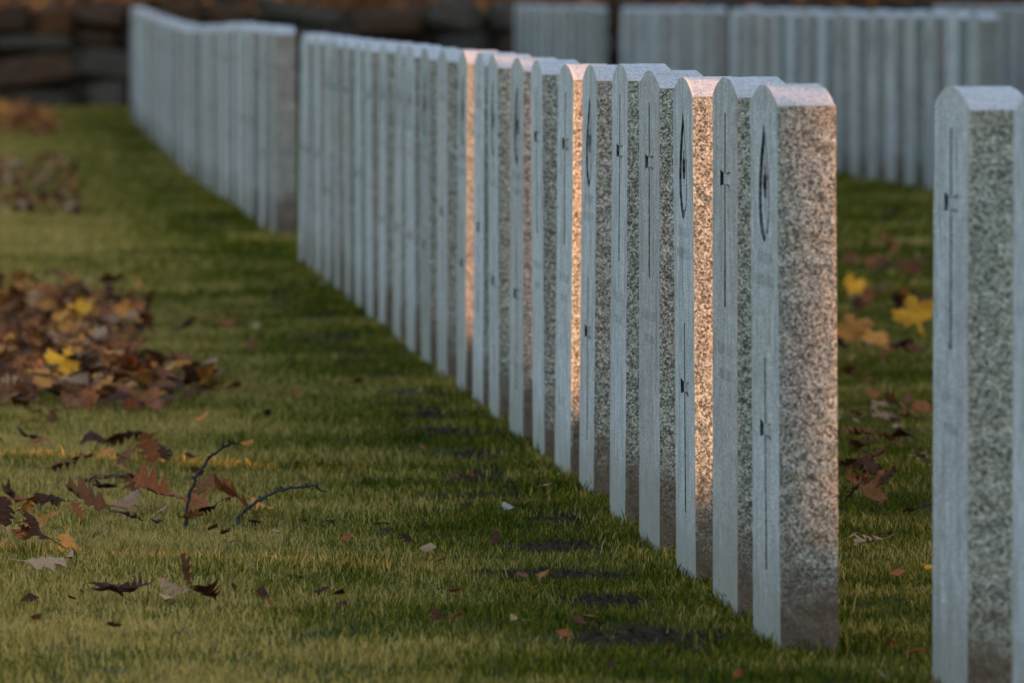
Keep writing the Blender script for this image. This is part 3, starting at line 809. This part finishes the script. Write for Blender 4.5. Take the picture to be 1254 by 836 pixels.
RC_ = ['brown', 'brown', 'dark', 'red', 'red', 'tan']
drift(22, [(1032, 300), (1140, 300), (1140, 455), (1032, 455)], RC_, (20, 36), '{} leaf at the {} of the strewn leaves right of the nearest stone', '{} leaves strewn right of the nearest stone', (.025, .045))
drift(20, [(1032, 470), (1140, 490), (1140, 600), (1032, 640)], RC_, (24, 42), '{} leaf at the {} of the lower leaves right of the nearest stone', '{} leaves low right of the nearest stone', (.025, .045))
drift(30, [(-10, 515), (240, 515), (330, 640), (120, 690), (-10, 690)], RC_ + ['orange'], (18, 40), '{} leaf at the {} of the leaves strewn round the twigs', '{} leaves strewn round the twigs', (.022, .04))

# ---- uncountable leaf crumbs, and the litter on the wooded bank
def crumbs(name, label, spots, mats):
    V, F, mi = [], [], []
    for (p, s, m_) in spots:
        u = Vector((lr.gauss(0, 1), lr.gauss(0, 1), lr.gauss(0, .45))).normalized(); w = u.cross(Vector((lr.gauss(0, .4), lr.gauss(0, .4), 1))).normalized(); nn = u.cross(w)
        o = len(V)
        q = [p-u*s, p-u*s*.2+w*s*.7, p+u*s, p+w*s*-.6+u*s*.2]
        V += [a + nn*s*lr.uniform(-.25, .25) for a in q]; V += [a - nn*.001 for a in V[o:o+4]]
        F += [(o, o+1, o+2), (o, o+2, o+3), (o+6, o+5, o+4), (o+7, o+6, o+4)] + [(o+a, o+4+a, o+4+(a+1) % 4, o+(a+1) % 4) for a in range(4)]; mi += [m_]*8
    me = mesh(name, V, F, [LEAF[c] for c in mats], False, mi); o = obj(name, me); o['kind'] = 'stuff'; tag(o, label, 'leaves'); return o
sp = []
for k in range(900):
    y = lr.uniform(10, 30); x = lr.uniform(.0, .136*y)
    if noise.noise((x*1.3, y*.8, 2.0)) < -.05: continue
    sp.append((Vector((x, y, ground_z(x, y) + lr.uniform(.006, .02))), lr.uniform(.006, .017), lr.randint(0, 3)))
for k in range(900):          # fallen bits under the left drift
    yy = lr.uniform(362, 508); lim = (178 - abs(yy - 398)*.9 if yy < 440 else 262 - abs(yy - 482)*3) + lr.gauss(0, 16); q = on_ground(-60 + (lim + 60)*lr.random()**.85, yy + lr.gauss(0, 3)); sp.append((q + Vector((0, 0, lr.uniform(.008, .045))), lr.uniform(.018, .042), lr.choice((0, 0, 1, 1, 2, 2, 4))))
for k in range(500):          # heaped body of the drift by the wall
    q = on_ground(lr.uniform(-40, 70), lr.uniform(146, 168)); h_ = .16*math.exp(-((q.x - .1)/.45)**2)
    sp.append((q + Vector((0, 0, lr.uniform(0, .02 + h_))), lr.uniform(.03, .06), lr.choice((0, 2, 2, 4))))
for k in range(260):
    q = on_ground(lr.uniform(-30, 100), lr.uniform(198, 268)); sp.append((q + Vector((0, 0, lr.uniform(.015, .04))), lr.uniform(.02, .045), lr.choice((0, 1, 2, 3))))
crumbs('leaf_crumbs', 'small broken bits of brown leaf strewn over the lawn', sp, ['brown', 'dark', 'red', 'tan', 'orange'])
sp = []
for k in range(9000):
    y = WALL_Y + .05 + abs(lr.gauss(0, 5)) ; x = lr.uniform(-6, 13)
    z = ground_z(x, y) if y > WALL_Y + .7 else max(ground_z(x, y), ground_z(x, WALL_Y) + .80)
    if y < WALL_Y + .7 and noise.noise((x*.8, 3, 1)) < -.15: continue
    sp.append((Vector((x, y, z + lr.uniform(0, .05))), lr.uniform(.04, .09), lr.choice((0, 1, 2, 2, 3, 3))))
crumbs('leaf_litter', 'orange and brown leaf litter on the bank above the wall', sp, ['brown', 'dark', 'red', 'orange'])

V, F = [], []
for q in bare_spots:
    if q[1] > 26: continue
    for k in range(150):
        x = q[0] + lr.gauss(0, .6)*q[2]; y = q[1] + lr.gauss(0, .6)*q[3]
        if bare(x, y) < .4 or x > ROW_X - .01: continue
        c = Vector((x, y, ground_z(x, y))); r_ = lr.uniform(.003, .011); o = len(V)
        for d_ in ((1, 0, 0), (-1, 0, 0), (0, 1, 0), (0, -1, 0), (0, 0, .8), (0, 0, -.6)):
            V.append(c + Vector(d_)*r_*lr.uniform(.6, 1.5))
        F += [(o+a, o+b, o+4) for a, b in ((0, 2), (2, 1), (1, 3), (3, 0))] + [(o+b, o+a, o+5) for a, b in ((0, 2), (2, 1), (1, 3), (3, 0))]
o = obj('soil_clods', mesh('soil_clods', V, F, [M['soil']])); o['kind'] = 'stuff'; tag(o, 'dark crumbs of bare soil in front of the middle row', 'soil')

# ------------------------------------------------------------------ twigs and pebble
def twig(name_pts, d_px, label, side):
    base = on_ground(*name_pts[0]); d0 = base.y; P = []
    for k, (px, py) in enumerate(name_pts):
        r_ = ray(px, py); t = (d0 + side*k*.012)/r_.y; q = Vector((0, 0, CAM_H)) + r_*t
        if k == 0: q.z = base.z - .012
        P.append(q)
    fine, rad_ = [], []
    for k in range(len(P)-1):
        for j in range(4): fine.append(P[k].lerp(P[k+1], j/4))
    fine.append(P[-1])
    tr = random.Random(len(P)); n = len(fine)
    for k in range(n): rad_.append((.0034 - .0017*k/n)*(1.35 if k % 5 == 2 else 1.0)); fine[k] = fine[k] + Vector((tr.uniform(-.0024, .0024), tr.uniform(-.003, .003), tr.uniform(-.0022, .0022)))
    parts = [tube(fine, rad_, 7)]
    for k in (n*2//5, n*3//5, n*4//5, n-2):     # buds and spurs
        a = fine[k]; dv = Vector((tr.uniform(-1, 1), tr.uniform(-.5, .5), .8)).normalized()*.011
        parts.append(tube([a, a + dv*.6, a + dv], [.0016, .0020, .0006], 6))
    a = fine[-1]; b = fine[-2]; dv = (a-b).normalized()
    parts.append(tube([b, b + (dv + Vector((.2, 0, -.5))).normalized()*.010, b + (dv + Vector((.5, 0, -.4))).normalized()*.020], [.0018, .0018, .0008], 6))
    tag(obj('twig', mesh('twig', *join(parts), [M['twig']], True)), label, 'twig', 'fallen twigs')
twig([(228, 650), (229, 625), (234, 600), (243, 577), (257, 560), (272, 548), (286, 541)], 0, 'tall dark twig rising steeply out of the left lawn', .5)
twig([(288, 644), (292, 632), (307, 620), (322, 608), (340, 601), (362, 596), (382, 594), (391, 597)], 0, 'bent dark twig arching low to the right over the oak leaf', .5)
p = on_ground(237, 640); bm = bmesh.new(); bmesh.ops.create_icosphere(bm, subdivisions=2, radius=1)
for v in bm.verts: v.co *= 1 + .15*noise.noise(v.co*1.5); v.co = Vector((v.co.x*.0085, v.co.y*.010, v.co.z*.0065))
me = bpy.data.meshes.new('pebble'); bm.to_mesh(me); bm.free(); me.materials.append(M['pebble']); me.polygons.foreach_set('use_smooth', [True]*len(me.polygons))
tag(obj('pebble', me, None, (p.x, p.y - .02, p.z + .016)), 'small pale round pebble at the foot of the tall twig', 'pebble')
